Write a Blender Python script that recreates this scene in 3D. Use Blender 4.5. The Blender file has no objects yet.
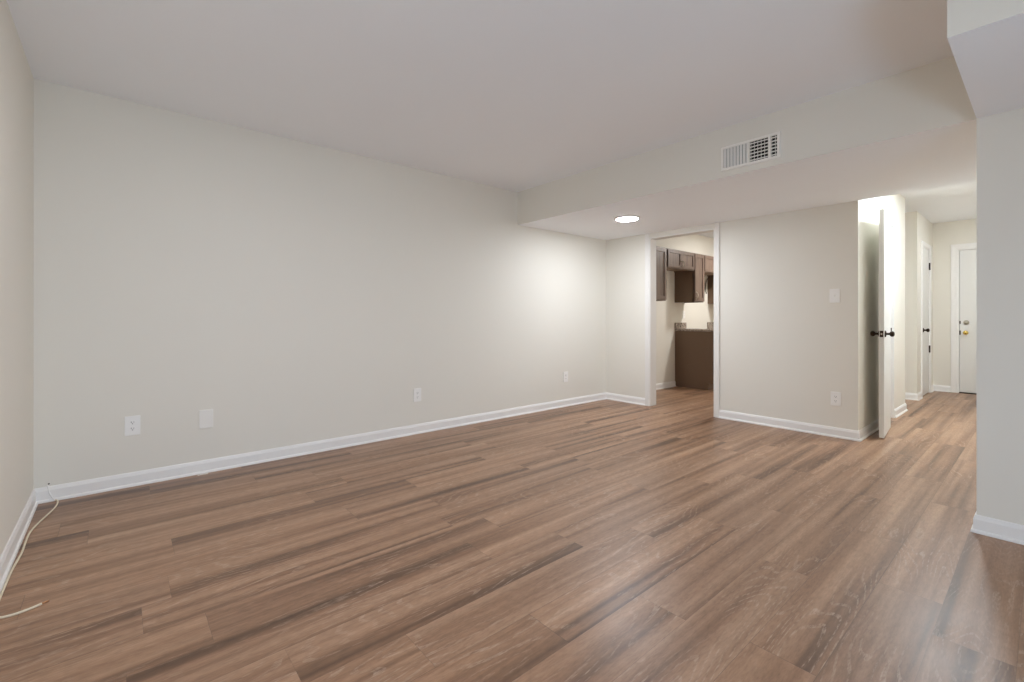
import bpy, bmesh, math, random
from mathutils import Vector, Matrix

random.seed(7)
scn = bpy.context.scene
COL = scn.collection

# ------------------------------------------------------------------ camera, world, exposure
F_PX, YAW, HORIZON = 460.8226, 0.8619, 317.4567
CAM = (3.7901, 0.3623, 1.0689)
cam_data = bpy.data.cameras.new('camera')
cam = bpy.data.objects.new('camera', cam_data)
COL.objects.link(cam)
cam.location = CAM
cam.rotation_euler = (math.pi / 2, 0, YAW)
cam_data.sensor_fit = 'HORIZONTAL'
cam_data.sensor_width = 36.0
cam_data.lens = F_PX / 1024 * 36.0
cam_data.shift_y = -(341 - HORIZON) / 1024
cam_data.clip_start = 0.02
scn.camera = cam

world = bpy.data.worlds.new('world')
scn.world = world
world.use_nodes = True
bg = world.node_tree.nodes['Background']
bg.inputs[0].default_value = (0.78, 0.88, 1.0, 1)
bg.inputs[1].default_value = 0.3

vs = scn.view_settings
vs.view_transform = 'Standard'
vs.look = 'None'
vs.gamma = 1.0
vs.use_curve_mapping = False
vs.exposure = 0.0
scn.cycles.max_bounces = 14
scn.cycles.diffuse_bounces = 10
scn.cycles.sample_clamp_indirect = 6.0

FILL_ROOM, LENS_SPOT, LENS_HALL, LENS_KITCHEN, FILL_FAR = 66.0, 200.0, 430.0, 212.0, 100.0
PATIO_FILL = 44.0

# ------------------------------------------------------------------ room measures
H = 2.44            # ceiling
HS = 2.0826         # underside of the dropped ceiling
S, L = 3.6945, 5.24  # front of the drop, back wall
XC = 2.712          # hall left wall
XP, P = 3.554, 3.615  # free end of the partition
T = 0.12
YL = 0.0           # face of the left wall


# ------------------------------------------------------------------ materials
def srgb(r, g, b):
    def f(c):
        c /= 255.0
        return c / 12.92 if c <= 0.04045 else ((c + 0.055) / 1.055) ** 2.4
    return (f(r), f(g), f(b), 1)


def new_mat(name):
    m = bpy.data.materials.new(name)
    m.use_nodes = True
    nt = m.node_tree
    return m, nt, nt.nodes['Principled BSDF']


def paint(name, col, rough=0.6, bump=0.0, scale=220.0, spec=0.3, var=0.03, metal=0.0):
    m, nt, b = new_mat(name)
    tc = nt.nodes.new('ShaderNodeTexCoord')
    n = nt.nodes.new('ShaderNodeTexNoise')
    n.inputs['Scale'].default_value = scale
    n.inputs['Detail'].default_value = 2
    nt.links.new(tc.outputs['Object'], n.inputs['Vector'])
    n2 = nt.nodes.new('ShaderNodeTexNoise')
    n2.inputs['Scale'].default_value = 1.7
    n2.inputs['Detail'].default_value = 3
    nt.links.new(tc.outputs['Object'], n2.inputs['Vector'])
    mix = nt.nodes.new('ShaderNodeMix')
    mix.data_type = 'RGBA'
    mix.inputs[6].default_value = tuple(c * (1 - var) for c in col[:3]) + (1,)
    mix.inputs[7].default_value = tuple(min(1, c * (1 + var)) for c in col[:3]) + (1,)
    nt.links.new(n2.outputs['Fac'], mix.inputs[0])
    nt.links.new(mix.outputs[2], b.inputs['Base Color'])
    b.inputs['Roughness'].default_value = rough
    b.inputs['Specular IOR Level'].default_value = spec
    b.inputs['Metallic'].default_value = metal
    if bump:
        bp = nt.nodes.new('ShaderNodeBump')
        bp.inputs['Strength'].default_value = bump
        bp.inputs['Distance'].default_value = 0.002
        nt.links.new(n.outputs['Fac'], bp.inputs['Height'])
        nt.links.new(bp.outputs['Normal'], b.inputs['Normal'])
    return m


def emit_mat(name, col, strength):
    m, nt, b = new_mat(name)
    b.inputs['Base Color'].default_value = (0.8, 0.8, 0.8, 1)
    b.inputs['Emission Color'].default_value = col
    b.inputs['Emission Strength'].default_value = strength
    return m


def wood_floor():
    m, nt, b = new_mat('vinyl_plank')
    N, K = nt.nodes, nt.links

    def math_(op, a, b_=None, clamp=False):
        n = N.new('ShaderNodeMath')
        n.operation = op
        n.use_clamp = clamp
        for i, v in enumerate((a, b_)):
            if v is None:
                continue
            if isinstance(v, (int, float)):
                n.inputs[i].default_value = v
            else:
                K.new(v, n.inputs[i])
        return n.outputs[0]

    def comb(x, y, z):
        n = N.new('ShaderNodeCombineXYZ')
        for i, v in enumerate((x, y, z)):
            if isinstance(v, (int, float)):
                n.inputs[i].default_value = v
            else:
                K.new(v, n.inputs[i])
        return n.outputs[0]

    def noise(vec, scale, detail=3.0, rough=0.5, dist=0.0):
        n = N.new('ShaderNodeTexNoise')
        n.inputs['Scale'].default_value = scale
        n.inputs['Detail'].default_value = detail
        n.inputs['Roughness'].default_value = rough
        n.inputs['Distortion'].default_value = dist
        K.new(vec, n.inputs['Vector'])
        return n.outputs['Fac']

    def ramp(fac, stops):
        n = N.new('ShaderNodeValToRGB')
        el = n.color_ramp.elements
        while len(el) < len(stops):
            el.new(0.5)
        for e, (p, c) in zip(el, stops):
            e.position = p
            e.color = c if len(c) == 4 else (*c, 1)
        K.new(fac, n.inputs[0])
        return n.outputs[0]

    def mixc(fac, a, b_, mode='MIX'):
        n = N.new('ShaderNodeMix')
        n.data_type = 'RGBA'
        n.blend_type = mode
        for i, v in ((0, fac), (6, a), (7, b_)):
            if isinstance(v, (int, float)):
                n.inputs[i].default_value = v
            elif isinstance(v, tuple):
                n.inputs[i].default_value = v
            else:
                K.new(v, n.inputs[i])
        return n.outputs[2]

    tc = N.new('ShaderNodeTexCoord')
    sp = N.new('ShaderNodeSeparateXYZ')
    K.new(tc.outputs['Object'], sp.inputs[0])
    x, y = sp.outputs[0], sp.outputs[1]
    W_, LEN = 0.1925, 1.24
    xr = math_('DIVIDE', math_('SUBTRACT', x, 0.0674), W_)
    row = math_('FLOOR', xr)
    fx = math_('FRACT', xr)
    wn = N.new('ShaderNodeTexWhiteNoise')
    wn.noise_dimensions = '1D'
    K.new(row, wn.inputs['W'])
    yr = math_('ADD', math_('DIVIDE', y, LEN), wn.outputs['Value'])
    cell = math_('FLOOR', yr)
    fy = math_('FRACT', yr)
    wid = N.new('ShaderNodeTexWhiteNoise')
    wid.noise_dimensions = '3D'
    K.new(comb(row, cell, 3.7), wid.inputs['Vector'])
    pid = wid.outputs['Value']
    off = math_('MULTIPLY', pid, 37.0)
    # streaks that run along each board and stop at its end
    v_streak = comb(math_('ADD', math_('MULTIPLY', x, 14.0), off), math_('ADD', math_('MULTIPLY', y, 0.38), off), off)
    streak = noise(v_streak, 1.0, 2.0, 0.5, 0.15)
    v_fine = comb(math_('ADD', math_('MULTIPLY', x, 46.0), off), math_('ADD', math_('MULTIPLY', y, 0.9), off), off)
    fine = noise(v_fine, 1.0, 2.0, 0.5, 0.2)
    # cathedral figure
    v_fig = comb(math_('ADD', math_('MULTIPLY', x, 5.5), off), math_('ADD', math_('MULTIPLY', y, 0.9), off), off)
    fig = noise(v_fig, 1.0, 1.5, 0.4, 0.1)
    rings = math_('FRACT', math_('MULTIPLY', fig, 24.0))
    ring = math_('ABSOLUTE', math_('SUBTRACT', rings, 0.5))
    # fine pores
    v_pore = comb(math_('ADD', math_('MULTIPLY', x, 170.0), off), math_('MULTIPLY', y, 26.0), off)
    pore = noise(v_pore, 1.0, 4.0, 0.65)
    v_pat = comb(math_('ADD', math_('MULTIPLY', x, 3.0), off), math_('MULTIPLY', y, 2.2), off)
    patch = noise(v_pat, 1.0, 3.0, 0.6)

    base = ramp(streak, [(0.30, FLOOR_DARK), (0.44, FLOOR_MID), (0.57, FLOOR_LIGHT), (0.75, FLOOR_PALE)])
    tone = ramp(pid, [(0.0, (0.93, 0.93, 0.94)), (0.5, (0.99, 0.99, 0.985)), (1.0, (1.06, 1.05, 1.04))])
    base = mixc(1.0, base, tone, 'MULTIPLY')
    base = mixc(1.0, base, ramp(fine, [(0.3, (0.88, 0.87, 0.86)), (0.5, (1, 1, 1)), (0.7, (1.06, 1.06, 1.06))]), 'MULTIPLY')
    v_bl = comb(math_('ADD', math_('MULTIPLY', x, 30.0), off), math_('ADD', math_('MULTIPLY', y, 13.0), off), off)
    blot = noise(v_bl, 1.0, 5.0, 0.65, 0.6)
    base = mixc(1.0, base, ramp(blot, [(0.3, (0.90, 0.895, 0.89)), (0.5, (1, 1, 1)), (0.7, (1.07, 1.07, 1.08))]), 'MULTIPLY')
    # pale scratched grain inside the figure
    gmask = math_('MULTIPLY', math_('GREATER_THAN', ring, 0.37), ramp(patch, [(0.42, (0, 0, 0)), (0.62, (1, 1, 1))]))
    gmask = math_('MULTIPLY', gmask, ramp(pore, [(0.40, (0, 0, 0)), (0.62, (1, 1, 1))]))
    base = mixc(math_('MULTIPLY', gmask, 0.5), base, FLOOR_GRAIN)
    base = mixc(1.0, base, ramp(pore, [(0.28, (0.78, 0.77, 0.76)), (0.55, (1, 1, 1)), (0.8, (1.14, 1.14, 1.14))]), 'MULTIPLY')
    # joints between boards
    ex = math_('MINIMUM', fx, math_('SUBTRACT', 1.0, fx))
    ey = math_('MINIMUM', fy, math_('SUBTRACT', 1.0, fy))
    dx = math_('MULTIPLY', ex, W_)
    dy = math_('MULTIPLY', ey, LEN)
    d = math_('MINIMUM', dx, dy)
    joint = math_('LESS_THAN', d, 0.0011)
    base = mixc(math_('MULTIPLY', joint, math_('ADD', 0.12, math_('MULTIPLY', wid.outputs['Value'], 0.45))), base, (0.035, 0.026, 0.02, 1))
    K.new(base, b.inputs['Base Color'])
    rg = ramp(patch, [(0.3, (0.33,) * 3), (0.7, (0.43,) * 3)])
    K.new(rg, b.inputs['Roughness'])
    b.inputs['Specular IOR Level'].default_value = 0.5
    bp = N.new('ShaderNodeBump')
    bp.inputs['Strength'].default_value = 0.25
    bp.inputs['Distance'].default_value = 0.0012
    hgt = math_('SUBTRACT', math_('MULTIPLY', pore, 0.5), math_('MULTIPLY', joint, 1.0))
    K.new(hgt, bp.inputs['Height'])
    K.new(bp.outputs['Normal'], b.inputs['Normal'])
    return m


FLOOR_DARK = srgb(99, 73, 54)
FLOOR_MID = srgb(143, 109, 84)
FLOOR_LIGHT = srgb(164, 129, 102)
FLOOR_PALE = srgb(180, 147, 120)
FLOOR_GRAIN = srgb(188, 166, 146)


def cabinet_wood():
    m, nt, b = new_mat('grey_brown_cabinet_wood')
    tc = nt.nodes.new('ShaderNodeTexCoord')
    mp = nt.nodes.new('ShaderNodeMapping')
    mp.inputs['Scale'].default_value = (30, 30, 2.5)
    n = nt.nodes.new('ShaderNodeTexNoise')
    n.inputs['Scale'].default_value = 1.5
    n.inputs['Detail'].default_value = 5
    r = nt.nodes.new('ShaderNodeValToRGB')
    r.color_ramp.elements[0].position = 0.3
    r.color_ramp.elements[0].color = srgb(98, 80, 69)
    r.color_ramp.elements[1].position = 0.75
    r.color_ramp.elements[1].color = srgb(132, 112, 99)
    nt.links.new(tc.outputs['Object'], mp.inputs[0])
    nt.links.new(mp.outputs[0], n.inputs['Vector'])
    nt.links.new(n.outputs['Fac'], r.inputs[0])
    nt.links.new(r.outputs[0], b.inputs['Base Color'])
    b.inputs['Roughness'].default_value = 0.4
    return m


def granite():
    m, nt, b = new_mat('speckled_granite')
    tc = nt.nodes.new('ShaderNodeTexCoord')
    v = nt.nodes.new('ShaderNodeTexNoise')
    v.inputs['Scale'].default_value = 70
    v.inputs['Detail'].default_value = 6
    r = nt.nodes.new('ShaderNodeValToRGB')
    r.color_ramp.elements[0].position = 0.36
    r.color_ramp.elements[0].color = srgb(78, 66, 58)
    r.color_ramp.elements[1].position = 0.62
    r.color_ramp.elements[1].color = srgb(196, 182, 168)
    nt.links.new(tc.outputs['Object'], v.inputs['Vector'])
    nt.links.new(v.outputs['Fac'], r.inputs[0])
    nt.links.new(r.outputs[0], b.inputs['Base Color'])
    b.inputs['Roughness'].default_value = 0.2
    return m


def glass_mat():
    m, nt, b = new_mat('added_window_glass')
    out = nt.nodes['Material Output']
    tr = nt.nodes.new('ShaderNodeBsdfTransparent')
    gl = nt.nodes.new('ShaderNodeBsdfGlossy')
    gl.inputs['Roughness'].default_value = 0.02
    mx = nt.nodes.new('ShaderNodeMixShader')
    mx.inputs[0].default_value = 0.05
    nt.links.new(tr.outputs[0], mx.inputs[1])
    nt.links.new(gl.outputs[0], mx.inputs[2])
    nt.links.new(mx.outputs[0], out.inputs[0])
    return m


M = {
    'wall': paint('greige_wall_paint', srgb(234, 231, 222), 0.62, 0.12, 260, 0.25, 0.012),
    'ceiling': paint('ceiling_paint', srgb(245, 247, 250), 0.8, 0.1, 200, 0.15, 0.012),
    'casing': paint('pale_casing_paint', srgb(236, 234, 230), 0.5, 0.0, 200, 0.3, 0.01),
    'trim': paint('white_trim_paint', srgb(243, 242, 240), 0.35, 0.0, 200, 0.45, 0.01),
    'door': paint('white_door_paint', srgb(233, 233, 230), 0.4, 0.0, 200, 0.4, 0.01),
    'plate': paint('white_plastic', srgb(246, 245, 242), 0.35, 0.0, 200, 0.45, 0.01),
    'painted_plate': paint('painted_over_plate', srgb(243, 241, 236), 0.5, 0.0, 200, 0.3, 0.01),
    'slot': paint('dark_slot', srgb(40, 38, 36), 0.6),
    'vent': paint('white_vent_enamel', srgb(246, 244, 238), 0.4, 0.0, 200, 0.4, 0.01),
    'duct': paint('dark_duct', srgb(38, 36, 33), 0.7),
    'bronze': paint('oil_rubbed_bronze', srgb(60, 48, 38), 0.34, 0.0, 200, 0.5, 0.05, 0.85),
    'brass': paint('polished_brass', srgb(205, 178, 96), 0.25, 0.0, 200, 0.5, 0.03, 0.9),
    'nickel': paint('satin_nickel', srgb(190, 184, 172), 0.3, 0.0, 200, 0.5, 0.03, 0.9),
    'cable': paint('cream_cable_jacket', srgb(226, 216, 192), 0.5, 0.0, 200, 0.35, 0.04),
    'copper': paint('copper_core', srgb(200, 150, 110), 0.35, 0.0, 200, 0.5, 0.03, 0.8),
    'chip': paint('paper_scrap', srgb(232, 228, 220), 0.8),
    'cord': paint('black_cord_jacket', srgb(52, 44, 38), 0.5),
    'wood': cabinet_wood(),
    'shaded_wood': paint('shaded_cabinet_side', srgb(106, 84, 66), 0.42, 0.0, 60, 0.4, 0.06),  # shade of side faces turned from the light, put into the brown
    'granite': granite(),
    'blind': paint('added_blind_fabric', srgb(228, 226, 220), 0.85, 0.1, 300),
    'glass': glass_mat(),
    'floor': wood_floor(),
    'metal': paint('added_window_frame', srgb(236, 236, 234), 0.4),
    'fill_room': emit_mat('fill_lens_room', (0.96, 0.95, 1.0, 1), FILL_ROOM),
    'lens_spot': emit_mat('lamp_lens_spot', (0.89, 0.935, 1.0, 1), LENS_SPOT),
    'lens_hall': emit_mat('lamp_lens_hall', (0.84, 0.93, 1.0, 1), LENS_HALL),
    'lens_kitchen': emit_mat('lamp_lens_kitchen', (1.0, 0.98, 0.95, 1), LENS_KITCHEN),
    'fill_far': emit_mat('fill_lens_far', (0.90, 0.94, 1.0, 1), FILL_FAR),
}


# ------------------------------------------------------------------ mesh helpers
class MB:
    """Collects shapes into one mesh."""

    def __init__(self):
        self.bm = bmesh.new()

    def box(self, x0, x1, y0, y1, z0, z1, bevel=0.0, mat=0, seg=2, mtx=None, under=None):
        b = bmesh.new()
        bmesh.ops.create_cube(b, size=1.0)
        for v in b.verts:
            v.co = Vector(((x0 + x1) / 2 + v.co.x * (x1 - x0), (y0 + y1) / 2 + v.co.y * (y1 - y0),
                           (z0 + z1) / 2 + v.co.z * (z1 - z0)))
        if bevel:
            bmesh.ops.bevel(b, geom=list(b.edges), offset=bevel, segments=seg, affect='EDGES', profile=0.5)
        return self._merge(b, mat, mtx, under)

    def _merge(self, b, mat=0, mtx=None, under=None):
        if mtx is not None:
            bmesh.ops.transform(b, matrix=mtx, verts=b.verts)
        bmesh.ops.recalc_face_normals(b, faces=b.faces)
        for f in b.faces:
            f.material_index = under if under is not None and f.normal.z < -0.9 else mat
        me = bpy.data.meshes.new('tmp')
        b.to_mesh(me)
        b.free()
        self.bm.from_mesh(me)
        bpy.data.meshes.remove(me)
        return self

    def lathe(self, prof, n=32, mat=0, mtx=None, smooth=True):
        """prof: list of (radius, height) turned about Z."""
        b = bmesh.new()
        rings = []
        for r, z in prof:
            if r < 1e-6:
                rings.append([b.verts.new((0, 0, z))])
            else:
                rings.append([b.verts.new((r * math.cos(2 * math.pi * k / n), r * math.sin(2 * math.pi * k / n), z))
                              for k in range(n)])
        for a, c in zip(rings, rings[1:]):
            for k in range(n):
                k2 = (k + 1) % n
                if len(a) == 1 and len(c) == 1:
                    continue
                if len(a) == 1:
                    f = b.faces.new((a[0], c[k], c[k2]))
                elif len(c) == 1:
                    f = b.faces.new((a[k], a[k2], c[0]))
                else:
                    f = b.faces.new((a[k], a[k2], c[k2], c[k]))
                f.smooth = smooth
        for ring in (rings[0], rings[-1]):
            if len(ring) > 2:
                b.faces.new(ring)
        return self._merge(b, mat, mtx)

    def tube(self, pts, r, n=10, mat=0, caps=True):
        b = bmesh.new()
        pts = [Vector(p) for p in pts]
        rings = []
        up = Vector((0, 0, 1))
        for i, p in enumerate(pts):
            t = (pts[min(i + 1, len(pts) - 1)] - pts[max(i - 1, 0)]).normalized()
            a = t.cross(up)
            if a.length < 1e-3:
                a = t.cross(Vector((1, 0, 0)))
            a.normalize()
            c = a.cross(t).normalized()
            rr = r[i] if isinstance(r, (list, tuple)) else r
            rings.append([b.verts.new(p + a * rr * math.cos(2 * math.pi * k / n) + c * rr * math.sin(2 * math.pi * k / n))
                          for k in range(n)])
        for a, c in zip(rings, rings[1:]):
            for k in range(n):
                f = b.faces.new((a[k], a[(k + 1) % n], c[(k + 1) % n], c[k]))
                f.smooth = True
        if caps:
            b.faces.new(rings[0])
            b.faces.new(rings[-1])
        return self._merge(b, mat)

    def prism(self, pts, vec, mat=0):
        """closed polygon pts swept by vec"""
        b = bmesh.new()
        a = [b.verts.new(p) for p in pts]
        c = [b.verts.new(Vector(p) + Vector(vec)) for p in pts]
        b.faces.new(a)
        b.faces.new(c)
        for k in range(len(a)):
            k2 = (k + 1) % len(a)
            b.faces.new((a[k], a[k2], c[k2], c[k]))
        return self._merge(b, mat)

    def loft(self, A, B, mat=0):
        b = bmesh.new()
        a = [b.verts.new(p) for p in A]
        c = [b.verts.new(p) for p in B]
        b.faces.new(a)
        b.faces.new(c)
        for k in range(len(a)):
            k2 = (k + 1) % len(a)
            b.faces.new((a[k], a[k2], c[k2], c[k]))
        return self._merge(b, mat)

    def build(self, name, mats, parent=None):
        me = bpy.data.meshes.new(name)
        self.bm.to_mesh(me)
        self.bm.free()
        for m in (mats if isinstance(mats, (list, tuple)) else [mats]):
            me.materials.append(m)
        o = bpy.data.objects.new(name, me)
        COL.objects.link(o)
        if parent is not None:
            o.parent = parent
        return o


def tag(o, label=None, cat=None, group=None, kind=None):
    if label:
        o['label'] = label
    if cat:
        o['category'] = cat
    if group:
        o['group'] = group
    if kind:
        o['kind'] = kind
    return o


def thing(name, label, cat, loc=(0, 0, 0), rz=0.0, group=None):
    o = bpy.data.objects.new(name, None)
    o.empty_display_size = 0.05
    COL.objects.link(o)
    o.location = loc
    o.rotation_euler = (0, 0, rz)
    return tag(o, label, cat, group)


def copy_tree(o, parent=None):
    c = o.copy()
    COL.objects.link(c)
    if parent is not None:
        c.parent = parent
    for ch in list(o.children):
        copy_tree(ch, c)
    return c


def struct(name, mb, mats, label=None, parent=None):
    o = mb.build(name, mats, parent)
    if parent is None:
        o['kind'] = 'structure'
    if label:
        o['label'] = label
    return o


# ------------------------------------------------------------------ room shell
struct('floor', MB().box(-T, 5.3, -T, 9.6, -0.1, 0.0), M['floor'], 'brown wood-look plank floor running through room and hall')
struct('ceiling', MB().box(-T, 5.3, -T, 9.6, H, H + 0.12), M['ceiling'], 'flat white ceiling')
struct('wall_left', MB().box(0, 5.0, -T, YL, 0, H), M['wall'], 'short pale grey wall at the left edge')
struct('wall_long', MB().box(-T, 0, -T, 9.54, 0, H), M['wall'], 'long pale grey wall with four wall plates')
DX0, DX1, DZ = 0.650, 1.450, 2.028        # doorway to the kitchen
DT = 0.125                                 # back wall thickness
struct('wall_back', MB().box(0, DX0, L, L + DT, 0, H).box(DX1, XC, L, L + DT, 0, H).box(DX0, DX1, L, L + DT, DZ, H),
       M['wall'], 'back wall with the kitchen doorway')
struct('trim_1', MB().box(0, 4.0, S, L, HS, H, under=1), [M['wall'], M['ceiling']], 'dropped ceiling section carrying the vent')
struct('trim_2', MB().box(XP, 5.0, 2.60, P, HS - .022, H, under=1), [M['wall'], M['ceiling']], 'boxed bulkhead in front of the right partition')
struct('wall_right_partition', MB().box(XP, 5.0, P, S, 0, H), M['wall'], 'grey partition wall at the right edge')
struct('wall_hall_right', MB().box(4.0, 4.0 + T, S, 9.42, 0, H), M['wall'], 'right wall of the hall')
CL0, CL1, CLZ = 6.03, 6.64, 2.045          # closet opening in the hall's left wall
struct('wall_hall_left', MB().box(XC - T, XC, L + DT, CL0, 0, H).box(XC - T, XC, CL1, 7.24, 0, H)
       .box(XC - T, XC, CL0, CL1, CLZ, H), M['wall'], 'left wall of the hall behind the open door')
struct('wall_closet_end', MB().box(2.05, XC - T, 7.12, 7.24, 0, H), M['wall'], 'end wall between closet and alcove')
struct('wall_kitchen_right', MB().box(1.93, 2.05, L + DT, 9.42, 0, H), M['wall'], 'wall between kitchen and hall closet')
struct('wall_alcove', MB().box(2.05, 2.58, 8.2, 8.32, 0, H), M['wall'], 'grey wall facing the hall side opening')
D20, D21, DHZ = 8.52, 9.13, 2.035
XH = 2.68
struct('wall_hall_end', MB().box(XH - 0.1, XH, 8.2, D20, 0, H).box(XH - 0.1, XH, D21, 9.42, 0, H)
       .box(XH - 0.1, XH, D20, D21, DHZ, H), M['wall'], 'hall wall holding the far closed door')
E0, E1 = 2.945, 3.81
struct('wall_far', MB().box(-T, E0, 9.42, 9.54, 0, H).box(E1, 4.12, 9.42, 9.54, 0, H).box(E0, E1, 9.42, 9.54, DHZ, H),
       M['wall'], 'far wall of the hall with the entry door')
WY0, WY1, WZ0, WZ1 = 0.15, 2.05, 0.0, 2.05
BLIND = 0.98      # the added blind hangs down to here, keeping the fill light low
struct('wall_right', MB().box(5.0, 5.12, -T, WY0, 0, H).box(5.0, 5.12, WY1, S, 0, H).box(5.0, 5.12, WY0, WY1, 0, WZ0)
       .box(5.0, 5.12, WY0, WY1, WZ1, H), M['wall'], 'right wall of the living room around the added patio door')
win = struct('added_window_1', MB().box(5.02, 5.09, WY0, WY0 + .05, WZ0, WZ1, .004).box(5.02, 5.09, WY1 - .05, WY1, WZ0, WZ1, .004)
             .box(5.02, 5.09, WY0 + .05, WY1 - .05, WZ0, WZ0 + .05, .004).box(5.02, 5.09, WY0 + .05, WY1 - .05, WZ1 - .05, WZ1, .004)
             .box(5.02, 5.09, (WY0 + WY1) / 2 - .025, (WY0 + WY1) / 2 + .025, WZ0 + .05, WZ1 - .05, .004), M['metal'],
             'added white framed sliding patio door, out of view')  # unseen door, added so that a low fill light can enter
MB().box(5.052, 5.058, WY0 + .05, (WY0 + WY1) / 2 - .025, WZ0 + .05, WZ1 - .05).build('pane', M['glass'], win)
MB().box(5.052, 5.058, (WY0 + WY1) / 2 + .025, WY1 - .05, WZ0 + .05, WZ1 - .05).build('pane', M['glass'], win)

blind = thing('added_blind', 'added white roller blind half lowered to shape the fill light', 'blind', (4.985, (WY0 + WY1) / 2, WZ1 + .03))
MB().box(-.0012, .0012, -1.03, 1.03, BLIND - WZ1 - .03, 0).build('fabric', M['blind'], blind)
MB().box(-.006, .006, -1.03, 1.03, BLIND - WZ1 - .055, BLIND - WZ1 - .03, .003).build('bottom_bar', M['metal'], blind)
MB().lathe([(0, -1.04), (.024, -1.04), (.024, 1.04), (0, 1.04)], 20, 0, Matrix.Translation((-.012, 0, .012)) @ Matrix.Rotation(math.pi / 2, 4, 'X')).build('roller', M['blind'], blind)

# ------------------------------------------------------------------ baseboards (board with eased top and a shoe moulding)
BB = [(0, 0), (.021, 0), (.0205, .007), (.018, .0125), (.0125, .016), (.0115, .017), (.0115, .066), (.0095, .072),
      (.0085, .0745), (.006, .083), (.0035, .0865), (0, .087)]


def baseboard(name, runs):
    """runs: (A, B, inward normal, mitre at A, mitre at B); +1 inside corner, -1 outside corner, 0 square"""
    mb = MB()
    for A, B, n, ma, mb_ in runs:
        A, B, n = Vector((*A, 0)), Vector((*B, 0)), Vector((*n, 0))
        d = (B - A).normalized()
        pa = [A + n * o + d * (ma * o) + Vector((0, 0, z)) for o, z in BB]
        pb = [B + n * o - d * (mb_ * o) + Vector((0, 0, z)) for o, z in BB]
        mb.loft(pa, pb)
    return struct(name, mb, M['trim'])


CW = 0.052       # casing width
baseboard('baseboard_left', [((5.0, YL), (0, YL), (0, 1), 1, 1)])
baseboard('baseboard_long', [((0, YL), (0, L), (1, 0), 1, 1)])
baseboard('baseboard_back', [((0, L), (DX0 - CW, L), (0, -1), 1, 0), ((DX1 + CW, L), (XC, L), (0, -1), 0, -1)])
baseboard('baseboard_hall', [((XC, L), (XC, CL0 - .002), (1, 0), -1, 0), ((XC, CL1 + .003), (XC, 7.24), (1, 0), 0, -1),
                             ((XC, 7.24), (2.05, 7.24), (0, 1), -1, 1)])
baseboard('baseboard_alcove', [((2.05, 8.2), (XH, 8.2), (0, -1), 1, -1), ((XH, 8.2), (XH, D20 - .058), (1, 0), -1, 0),
                               ((XH, D21 + .058), (XH, 9.42), (1, 0), 0, 1)])
baseboard('baseboard_far', [((XH, 9.42), (E0 - .075, 9.42), (0, -1), 1, 0)])
baseboard('baseboard_partition', [((XP, P), (5.0, P), (0, -1), -1, 1), ((XP, S), (XP, P), (-1, 0), 0, -1)])
baseboard('baseboard_kitchen', [((0, L + DT), (0, 6.948), (1, 0), 1, 0)])

# ------------------------------------------------------------------ door casings
def casing_profile(w, t):
    return [(0, 0), (0, t * .55), (w * .12, t * .8), (w * .3, t * .72), (w * .72, t), (w * .95, t), (w, t * .85), (w, 0)]


def casing_y(mb, x0, x1, z1, y, out, w, t=.016, sides_to=None):
    """casing round an opening in a wall at y; out=-1 faces -Y"""
    pr = casing_profile(w, t)
    for xs, sg in ((x0, -1), (x1, 1)):
        A = [Vector((xs + sg * u, y + out * v, 0)) for u, v in pr]
        B = [Vector((xs + sg * u, y + out * v, sides_to or z1 + u)) for u, v in pr]
        mb.loft(A, B)
    if sides_to:
        return
    A = [Vector((x0 - u, y + out * v, z1 + u)) for u, v in pr]
    B = [Vector((x1 + u, y + out * v, z1 + u)) for u, v in pr]
    mb.loft(A, B)


def casing_x(mb, y0, y1, z1, x, out, w, t=.016):
    pr = casing_profile(w, t)
    for ys, sg in ((y0, -1), (y1, 1)):
        A = [Vector((x + out * v, ys + sg * u, 0)) for u, v in pr]
        B = [Vector((x + out * v, ys + sg * u, z1 + u)) for u, v in pr]
        mb.loft(A, B)
    A = [Vector((x + out * v, y0 - u, z1 + u)) for u, v in pr]
    B = [Vector((x + out * v, y1 + u, z1 + u)) for u, v in pr]
    mb.loft(A, B)


JT = 0.012
mb = MB()
casing_y(mb, DX0 - .002, DX1 + .002, DZ - .002, L, -1, CW, sides_to=HS)
mb.box(DX0, DX0 + JT, L - .002, L + DT + .002, 0, DZ - JT)
mb.box(DX1 - JT, DX1, L - .002, L + DT + .002, 0, DZ - JT)
mb.box(DX0, DX1, L - .002, L + DT + .002, DZ - JT, DZ)
struct('trim_3', mb, M['casing'], 'pale casing around the kitchen doorway')
mb = MB()
casing_y(mb, E0, E1, DHZ, 9.42, -1, .072)
mb.box(E0, E0 + JT, 9.418, 9.54, 0, DHZ - JT).box(E1 - JT, E1, 9.418, 9.54, 0, DHZ - JT).box(E0, E1, 9.418, 9.54, DHZ - JT, DHZ)
struct('trim_4', mb, M['trim'], 'white casing around the entry door')
mb = MB()
casing_x(mb, D20, D21, DHZ, XH, 1, .055)
mb.box(XH - .1, XH + .002, D20, D20 + JT, 0, DHZ - JT).box(XH - .1, XH + .002, D21 - JT, D21, 0, DHZ - JT)
mb.box(XH - .1, XH + .002, D20, D21, DHZ - JT, DHZ)
struct('trim_5', mb, M['trim'], 'white casing around the closed hall door')
mb = MB()
mb.box(XC - T - .001, XC + .003, CL0, CL0 + JT, 0, CLZ - JT).box(XC - T - .001, XC + .003, CL1 - JT, CL1, 0, CLZ - JT)
mb.box(XC - T - .001, XC + .003, CL0, CL1, CLZ - JT, CLZ)
jamb = struct('trim_6', mb, M['trim'], 'white jamb of the opening behind the open door')
mb = MB()
mb.box(XC - .075, XC - .014, CL1 - JT - .002, CL1 - JT + .001, .895, .958, .0008)
mb.build('strike_plate', M['bronze'], jamb)['label'] = 'dark bronze strike plate'

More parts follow.
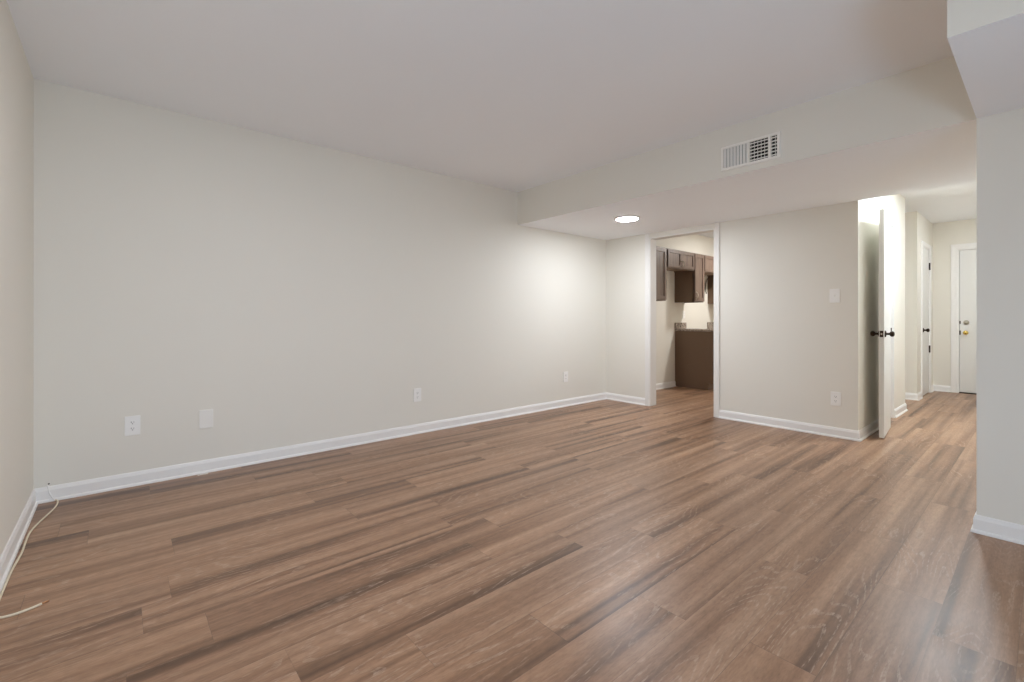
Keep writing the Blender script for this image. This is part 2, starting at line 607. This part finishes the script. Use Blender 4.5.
# ------------------------------------------------------------------ doors
KNOB = [(r * .88, z * .88) for r, z in [(0, 0), (.033, 0), (.034, .004), (.031, .009), (.014, .013), (.0115, .02), (.0115, .034), (.017, .038), (.0255, .046),
        (.028, .056), (.0265, .066), (.019, .0735), (.008, .0765), (0, .077)]]


def add_knob(parent, name, loc, axis, mat, prof=KNOB):
    rot = Vector((0, 0, 1)).rotation_difference(Vector(axis)).to_matrix().to_4x4()
    o = MB().lathe(prof, 28, 0, rot).build(name, mat, parent)
    o.location = loc
    return o


# open door folded back against the hall's left wall; local origin = hinge, local +X = towards the latch edge
DWID, DTH, DHT = 0.575, 0.035, 2.01
hinge = Vector((2.795, 6.025, 0.012))
latch = Vector((2.850, 5.452, 0.012))
ang = math.atan2(latch.y - hinge.y, latch.x - hinge.x)
d1 = thing('door_1', 'white slab door standing open against the hall wall', None, hinge, ang)
d1['kind'] = 'structure'
# local y>0 is on the right hand of the travel... the slab spans y 0..-DTH on the wall side
MB().box(0, DWID, -DTH, 0, 0, DHT, .002).build('slab', M['door'], d1)
KZ = 0.912
KX = DWID - .062
add_knob(d1, 'door_knob', (KX, 0, KZ), (0, 1, 0), M['bronze'])
add_knob(d1, 'door_knob', (KX, -DTH, KZ), (0, -1, 0), M['bronze'])
MB().box(DWID - .001, DWID + .0015, -DTH + .005, -.005, KZ - .028, KZ + .028, .0006).build('latch_plate', M['bronze'], d1)
MB().box(DWID, DWID + .011, -DTH / 2 - .006, -DTH / 2 + .006, KZ - .008, KZ + .008, .002).build('latch_bolt', M['nickel'], d1)
for z in (.2, 1.0, 1.78):
    MB().lathe([(0, 0), (.006, 0), (.006, .09), (0, .09)], 12, 0, Matrix.Translation((-.005, -DTH - .003, z))).box(-.004, .03, -DTH - .003, -DTH + .0005, z, z + .09).build('hinge', M['bronze'], d1)

# closed door in the hall's left wall (hinges on its far side)
d2 = thing('door_2', 'closed white hall door with dark knob and hinges', None, (XH, D20 + JT + .002, .012))
d2['kind'] = 'structure'
w2 = D21 - D20 - 2 * JT - .004
MB().box(-.036, -.001, 0, w2, 0, DHZ - JT - .016, .002).build('slab', M['door'], d2)
add_knob(d2, 'door_knob', (-.001, .10, .885), (1, 0, 0), M['bronze'])
for z in (.56, 1.73):
    MB().lathe([(0, 0), (.008, 0), (.008, .1), (0, .1)], 12, 0, Matrix.Translation((.006, w2 - .002, z))).box(-.002, .003, w2 - .03, w2 + .012, z, z + .1).build('hinge', M['bronze'], d2)

# entry door
d3 = thing('door_3', 'white entry door with brass knob and deadbolt', None, (E0 + JT + .004, 9.437, .014))
d3['kind'] = 'structure'
w3 = E1 - E0 - 2 * JT - .008
MB().box(0, w3, 0, .044, 0, DHZ - JT - .018, .002).build('slab', M['door'], d3)
add_knob(d3, 'door_knob', (.062, 0, .84), (0, -1, 0), M['brass'])
add_knob(d3, 'deadbolt', (.068, 0, .985), (0, -1, 0), M['nickel'],
         [(0, 0), (.031, 0), (.031, .006), (.026, .012), (.02, .014), (.0195, .022), (.017, .025), (0, .026)])
mb = MB().box(-.003, .012, -.0015, .001, .81, .87).box(-.003, .012, -.0015, .001, .965, 1.005)
mb.build('latch_plate', M['bronze'], d3)
struct('trim_7', MB().box(E0 + JT, E1 - JT, 9.415, 9.54, 0, .012, .003), M['bronze'], 'dark threshold below the entry door')

# ------------------------------------------------------------------ wall plates; built facing +X, standing on the wall, origin at the plate's centre
PW, PH = .078, .122


def plate_mesh(w=PW, h=PH, t=.0065):
    return MB().box(0, t, -w / 2, w / 2, -h / 2, h / 2, .0026, 0, 2)


def make_outlet(name, label, loc, rz, group, mat='plate'):
    t = thing(name, label, 'wall outlet', loc, rz, group)
    plate_mesh().build('cover_plate', M[mat], t)
    for s in (-1, 1):
        zc = s * .0196
        mb = MB()
        pts = []
        for k in range(24):
            a = 2 * math.pi * k / 24
            pts.append((.006, .0172 * math.cos(a), zc + max(-.0135, min(.0135, .0172 * math.sin(a)))))
        mb.prism(pts, (.0022, 0, 0))
        r = mb.build('receptacle', M[mat], t)
        sl = MB()
        sl.box(.0079, .0086, -.0078, -.0052, zc - .001, zc + .0075).box(.0079, .0086, .0050, .0074, zc, zc + .0065)
        sl.lathe([(0, 0), (.0026, 0), (.0026, .0007), (0, .0007)], 12, 0,
                 Matrix.Translation((.0079, 0, zc - .0072)) @ Matrix.Rotation(math.pi / 2, 4, 'Y'))
        sl.build('slots', M['slot'], r)
    MB().lathe([(0, 0), (.0032, 0), (.003, .0008), (0, .0012)], 14, 0,
               Matrix.Translation((.0064, 0, 0)) @ Matrix.Rotation(math.pi / 2, 4, 'Y')).build('screw', M[mat], t)
    return t


G_OUT = 'duplex wall outlets'
o1 = make_outlet('wall_outlet', 'white duplex outlet low on the long wall, nearest the left corner', (0, .438, .383), 0, G_OUT)
o2 = copy_tree(o1)
o2.location = (0, 2.463, .355)
o2['label'] = 'white duplex outlet low on the middle of the long grey wall'
o3 = copy_tree(o1)
o3.location = (2.549, L, .342)
o3.rotation_euler = (0, 0, -math.pi / 2)
o3['label'] = 'white duplex outlet below the light switch, near the hall corner'
o4 = copy_tree(o1)
o4.location = (0, 4.461, .355)
o4['label'] = 'white outlet low on the far bright end of the long wall'
o5 = copy_tree(o1)
o5.location = (0, 7.21, 1.115)
o5['label'] = 'white outlet on the kitchen wall above the countertop backsplash'

bp = thing('blank_wall_plate', 'blank white cover plate on the long wall, right of the corner outlet', 'wall plate', (0, .830, .37), 0)
plate_mesh(.082, .126, .009).build('cover_plate', M['painted_plate'], bp)
for z in (-.042, .042):
    MB().lathe([(0, 0), (.003, 0), (.0028, .0008), (0, .001)], 14, 0,
               Matrix.Translation((.0088, 0, z)) @ Matrix.Rotation(math.pi / 2, 4, 'Y')).build('screw', M['painted_plate'], bp)

sw = thing('light_switch', 'white toggle light switch on the wall between doorway and hall', 'light switch', (2.540, L, 1.262), -math.pi / 2)
plate_mesh().build('cover_plate', M['plate'], sw)
MB().box(.006, .0075, -.0065, .0065, -.0135, .0135, .001).build('toggle_surround', M['plate'], sw)
MB().box(0, .016, -.0042, .0042, -.0045, .0045, .0015, 0, 2,
         Matrix.Translation((.006, 0, .001)) @ Matrix.Rotation(math.radians(-32), 4, 'Y')).build('toggle', M['plate'], sw)
for z in (-.03, .03):
    MB().lathe([(0, 0), (.003, 0), (.0028, .0008), (0, .001)], 14, 0,
               Matrix.Translation((.0064, 0, z)) @ Matrix.Rotation(math.pi / 2, 4, 'Y')).build('screw', M['plate'], sw)

# ------------------------------------------------------------------ supply register in the face of the dropped ceiling (faces -Y)
VW, VH = .397, .180
vent = thing('air_vent', 'white two-way supply air vent on the face of the dropped ceiling', 'air vent', (2.4375, S, 2.2125))
BW = .021
mb = MB()
fo, fi, ft = (VW / 2, VH / 2), (VW / 2 - BW, VH / 2 - BW), .012
for sx in (-1, 1):
    mb.loft([(sx * fo[0], 0, -fo[1]), (sx * fo[0], -.003, -fo[1]), (sx * (fo[0] - .005), -ft, -fo[1] + .005), (sx * fi[0], -ft, -fi[1]), (sx * fi[0], 0, -fi[1])],
            [(sx * fo[0], 0, fo[1]), (sx * fo[0], -.003, fo[1]), (sx * (fo[0] - .005), -ft, fo[1] - .005), (sx * fi[0], -ft, fi[1]), (sx * fi[0], 0, fi[1])])
for sz in (-1, 1):
    mb.loft([(-fo[0], 0, sz * fo[1]), (-fo[0], -.003, sz * fo[1]), (-fo[0] + .005, -ft, sz * (fo[1] - .005)), (-fi[0], -ft, sz * fi[1]), (-fi[0], 0, sz * fi[1])],
            [(fo[0], 0, sz * fo[1]), (fo[0], -.003, sz * fo[1]), (fo[0] - .005, -ft, sz * (fo[1] - .005)), (fi[0], -ft, sz * fi[1]), (fi[0], 0, sz * fi[1])])
mb.build('frame', M['vent'], vent)
MB().box(-fi[0], fi[0], -.0012, -.0002, -fi[1], fi[1]).build('backing', M['duct'], vent)
MB().box(-.0028, .0028, -.0145, -.001, -fi[1], fi[1], .0006).build('divider', M['vent'], vent)
nl = 8
pit = fi[0] / nl
for side in (-1, 1):
    for k in range(nl):
        xc = side * (k + .5) * pit
        a = math.radians(-52 if side < 0 else 31)
        hw = .0092 if side < 0 else .0062
        MB().box(-.0006, .0006, -hw, hw, -fi[1], fi[1], 0, 0, 1,
                 Matrix.Translation((xc, -.0075, 0)) @ Matrix.Rotation(a, 4, 'Z')).build('louver', M['vent'], vent)
for k in range(6):
    zc = -fi[1] + (k + .5) * 2 * fi[1] / 6
    MB().box(0, fi[0], -.0026, -.0016, zc - .004, zc + .004).build('cross_bar', M['vent'], vent)
MB().box(fi[0] * .70, fi[0] * .78, -.0128, -.0022, -fi[1], fi[1], .0008).build('damper_lever', M['vent'], vent)
for sx in (-1, 1):
    MB().lathe([(0, 0), (.004, 0), (.0035, .001), (0, .0014)], 14, 0,
               Matrix.Translation((sx * (VW / 2 - BW / 2), -ft, -.035)) @ Matrix.Rotation(math.pi / 2, 4, 'X')).build('screw', M['vent'], vent)


# ------------------------------------------------------------------ thin disc lights
def disc_light(name, label, loc, r, lens):
    t = thing(name, label, 'ceiling light', loc)
    MB().lathe([(r + .022, 0), (r + .022, -.004), (r + .016, -.011), (r + .004, -.014), (r, -.012), (r, 0)], 48).build('trim_ring', M['vent'], t)
    MB().lathe([(r, -.008), (r, -.0135), (r * .96, -.016), (0, -.0175)], 48).build('lens', M[lens], t)
    return t


disc_light('ceiling_light', 'lit round flat light set in the dropped ceiling', (.988, 4.31, HS), .106, 'lens_spot')
disc_light('ceiling_light', 'added round fill light on the main living room ceiling', (2.15, 1.1, H), .17, 'fill_room')  # unseen lamp, added to fill the room
disc_light('ceiling_light', 'lit round light on the hall ceiling near the open door', (3.24, 6.05, H), .10, 'lens_hall')
disc_light('ceiling_light', 'added round fill light at the far end of the hall ceiling', (3.62, 8.3, H), .10, 'fill_far')  # unseen lamp, added to brighten the far hall
disc_light('ceiling_light', 'warm lit round light on the kitchen ceiling', (1.15, 7.6, H), .13, 'lens_kitchen')

# added fill light behind the unseen patio door, below its blind
ld = bpy.data.lights.new('patio_fill', 'AREA')
ld.shape = 'RECTANGLE'
ld.size, ld.size_y = BLIND - WZ0 - .08, WY1 - WY0 - .1
ld.energy = PATIO_FILL
ld.color = (.57, .77, 1.0)
lo = bpy.data.objects.new('patio_fill', ld)
lo.location = (5.11, (WY0 + WY1) / 2, (WZ0 + BLIND) / 2)
lo.rotation_euler = (0, math.pi / 2, 0)
COL.objects.link(lo)


# ------------------------------------------------------------------ kitchen cabinets on the long wall (fronts face +X)
def shaker(mb, y0, y1, z0, z1, x, t=.019, rail=.05):
    mb.box(x, x + t, y0, y0 + rail, z0, z1, .0015)
    mb.box(x, x + t, y1 - rail, y1, z0, z1, .0015)
    mb.box(x, x + t, y0 + rail, y1 - rail, z0, z0 + rail, .0015)
    mb.box(x, x + t, y0 + rail, y1 - rail, z1 - rail, z1, .0015)
    mb.box(x + .002, x + .008, y0 + rail - .002, y1 - rail + .002, z0 + rail - .002, z1 - rail + .002)


def pull(parent, x, y, z, h=.1):
    pts = []
    for k in range(13):
        u = k / 12
        pts.append((x + .032 * math.sin(math.pi * u) ** .6, y, z - h / 2 + h * u))
    mb = MB().tube(pts, .0048, 8)
    for s in (-1, 1):
        mb.lathe([(0, 0), (.009, 0), (.007, .005), (0, .006)], 12, 0,
                 Matrix.Translation((x, y, z + s * h / 2)) @ Matrix.Rotation(math.pi / 2, 4, 'Y'))
    return mb.build('handle', M['nickel'], parent)


FX = .312


def upper(label, y0, y1, z0, z1, doors, handle_side=None, side_shaded=True):
    t = thing('wall_cabinet', label, 'kitchen cabinet', (0, y0, z0), 0, 'upper kitchen cabinets')
    w, h = y1 - y0, z1 - z0
    mb = MB()
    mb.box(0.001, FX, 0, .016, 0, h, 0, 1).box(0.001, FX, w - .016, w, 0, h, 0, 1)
    mb.box(0.001, FX, .016, w - .016, .018, .034, 0, 2).box(0.001, FX, .016, w - .016, h - .016, h, 0, 0)
    mb.box(0.001, .007, .016, w - .016, .034, h - .016, 0, 0)
    fr = .034
    mb.box(FX - .019, FX + .001, 0, fr, 0, h, .001).box(FX - .019, FX + .001, w - fr, w, 0, h, .001)
    mb.box(FX - .019, FX + .001, fr, w - fr, 0, fr, .001).box(FX - .019, FX + .001, fr, w - fr, h - fr, h, .001)
    mb.build('body', [M['wood'], M['shaded_wood'], M['cabinet_bottom']], t)
    g = .012
    n = doors
    dw = (w - 2 * g - (n - 1) * .004) / n
    for k in range(n):
        a = g + k * (dw + .004)
        m2 = MB()
        shaker(m2, a, a + dw, .016, h - .014, FX + .002, rail=.05 if h > .4 else .042)
        dr = m2.build('door', M['wood'], t)
        if handle_side == 'pair':
            yy = a + (dw - .024 if k == 0 else .024)
            pull(dr, FX + .021, yy, .075, .085)
        elif handle_side == 'near':
            pull(dr, FX + .021, a + .026, .10, .1)
        elif handle_side == 'far':
            pull(dr, FX + .021, a + dw - .026, .10, .1)
    return t


M['cabinet_bottom'] = paint('pale_cabinet_underside', srgb(150, 128, 110), 0.5)
UZ0, UZ1, USH = 1.300, 2.038, 1.765
upper('tall grey-brown upper cabinet at the left, beside the kitchen doorway', 5.50, 6.165, UZ0, UZ1, 2, None)
upper('short two-door upper cabinet over the empty refrigerator space', 6.185, 6.938, USH, UZ1, 2, 'pair')
upper('narrow tall upper cabinet with bow handle, right of the short two-door cabinet', 6.94, 7.243, UZ0, UZ1, 1, 'near')
upper('short upper cabinet over the empty range space, beside the narrow one', 7.245, 8.0, USH, UZ1, 2, 'pair')
upper('tall upper cabinet past the range space, mostly hidden by the doorway', 8.002, 8.7, UZ0, UZ1, 2, None)


def base_cab(label, y0, y1, doors):
    t = thing('base_cabinet', label, 'kitchen cabinet', (0, y0, 0), 0, 'base kitchen cabinets')
    w, h, d = y1 - y0, .862, .60
    mb = MB()
    for a in (0, w - .017):       # side panels notched for the toe kick
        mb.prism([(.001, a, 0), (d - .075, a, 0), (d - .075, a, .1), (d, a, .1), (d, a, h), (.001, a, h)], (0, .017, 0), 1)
    mb.box(.001, d - .02, .017, w - .017, .1, .116, 0, 0).box(.001, .008, .017, w - .017, .116, h, 0, 0)
    mb.box(d - .019, d, .017, .04, .1, h).box(d - .019, d, w - .04, w - .017, .1, h).box(d - .019, d, .04, w - .04, h - .04, h)
    mb.build('body', [M['wood'], M['shaded_wood']], t)
    MB().box(d - .09, d - .0755, .017, w - .017, 0, .1).build('toe_kick', M['wood'], t)
    g = .012
    m2 = MB()
    shaker(m2, g, w - g, .115, .64, d + .002)
    dr = m2.build('door', M['wood'], t)
    pull(dr, d + .021, g + .026, .56)
    m3 = MB().box(d + .002, d + .021, g, w - g, .655, h - .016, .0015)
    dw = m3.build('drawer', M['wood'], t)
    MB().tube([(d + .021, w / 2 - .045, .75), (d + .045, w / 2 - .03, .75), (d + .05, w / 2, .75), (d + .045, w / 2 + .03, .75), (d + .021, w / 2 + .045, .75)], .0048, 8).build('handle', M['nickel'], dw)
    return t


base_cab('shaded brown base cabinet end facing the kitchen doorway', 6.95, 7.248, 1)
base_cab('base cabinet beyond the empty range space', 7.99, 8.45, 1)


def worktop(label, y0, y1):
    t = thing('countertop', label, 'countertop', (0, y0, .863), 0, 'granite countertops')
    w = y1 - y0
    MB().box(.001, .638, 0, w, 0, .032, .004).build('slab', M['granite'], t)
    MB().box(.001, .021, 0, w, .0325, .125, .002).build('backsplash', M['granite'], t)
    return t


worktop('speckled granite countertop with backsplash on the near base cabinet', 6.938, 7.262)
worktop('speckled granite countertop with backsplash past the range space', 7.978, 8.46)

# cord looped below the short cabinet over the range space
pts = []
ctrl = [(.09, 7.9, 1.755), (.055, 7.9, 1.725), (.030, 7.9, 1.68), (.014, 7.9, 1.61), (.013, 7.9, 1.54), (.03, 7.9, 1.47)]


def spline(ctrl, n=8):
    out = []
    c = [Vector(p) for p in ctrl]
    for i in range(len(c) - 1):
        p0, p1, p2, p3 = c[max(i - 1, 0)], c[i], c[i + 1], c[min(i + 2, len(c) - 1)]
        for k in range(n):
            t = k / n
            out.append(.5 * ((2 * p1) + (p2 - p0) * t + (2 * p0 - 5 * p1 + 4 * p2 - p3) * t * t + (3 * p1 - p0 - 3 * p2 + p3) * t ** 3))
    out.append(c[-1])
    return out


tag(MB().tube(spline(ctrl), .007, 8).build('power_cord', M['cord']),
    'dark cord hanging below the short cabinet over the range space', 'cord')

# ------------------------------------------------------------------ cable along the left wall, scrap on the floor
R = .0042
cp = [(.004, .058, .0915), (.0105, .060, .084), (.0145, .066, .05), (.0245, .082, .016), (.028, .090, .008)]
cc = [(.028, .090, .008), (.034, .100, R), (.09, .104, R), (.17, .098, R), (.27, .078, R), (.38, .054, R), (.50, .036, R), (.64, .034, R), (.76, .036, R),
      (.88, .030, R), (.98, .0262, R), (1.10, .0256, R), (1.22, .0256, R), (1.31, .028, R), (1.362, .043, R), (1.373, .078, R), (1.366, .115, R), (1.350, .150, R)]
cab = thing('cable', 'loose cream coaxial cable lying along the left wall baseboard', 'cable')
MB().tube(spline(cc, 10), R, 10).build('jacket', M['cable'], cab)
MB().tube(spline(cp, 8), .003, 10).build('painted_length', M['trim'], cab)['label'] = 'painted-over cable length on the baseboard'
MB().tube([(1.350, .150, R), (1.3445, .160, R), (1.340, .168, R)], .0032, 10).build('cable_tip', M['copper'], cab)['label'] = 'bare stripped cable end'
MB().lathe([(0, 0), (.0042, 0), (.0042, .001), (0, .001)], 14, 0,
           Matrix.Translation((.0003, .062, .101)) @ Matrix.Rotation(math.pi / 2, 4, 'Y')).build('cable_hole', M['slot'], cab)

sc = MB()
sc.prism([(.036, .778, 0.0004), (.050, .776, 0.0004), (.046, .80, 0.0004), (.049, .835, 0.0004), (.035, .838, 0.0004), (.033, .80, 0.0004)], (0, 0, .0022))
tag(sc.build('paper_scrap', M['chip']), 'small white scrap on the floor by the long baseboard', 'scrap')
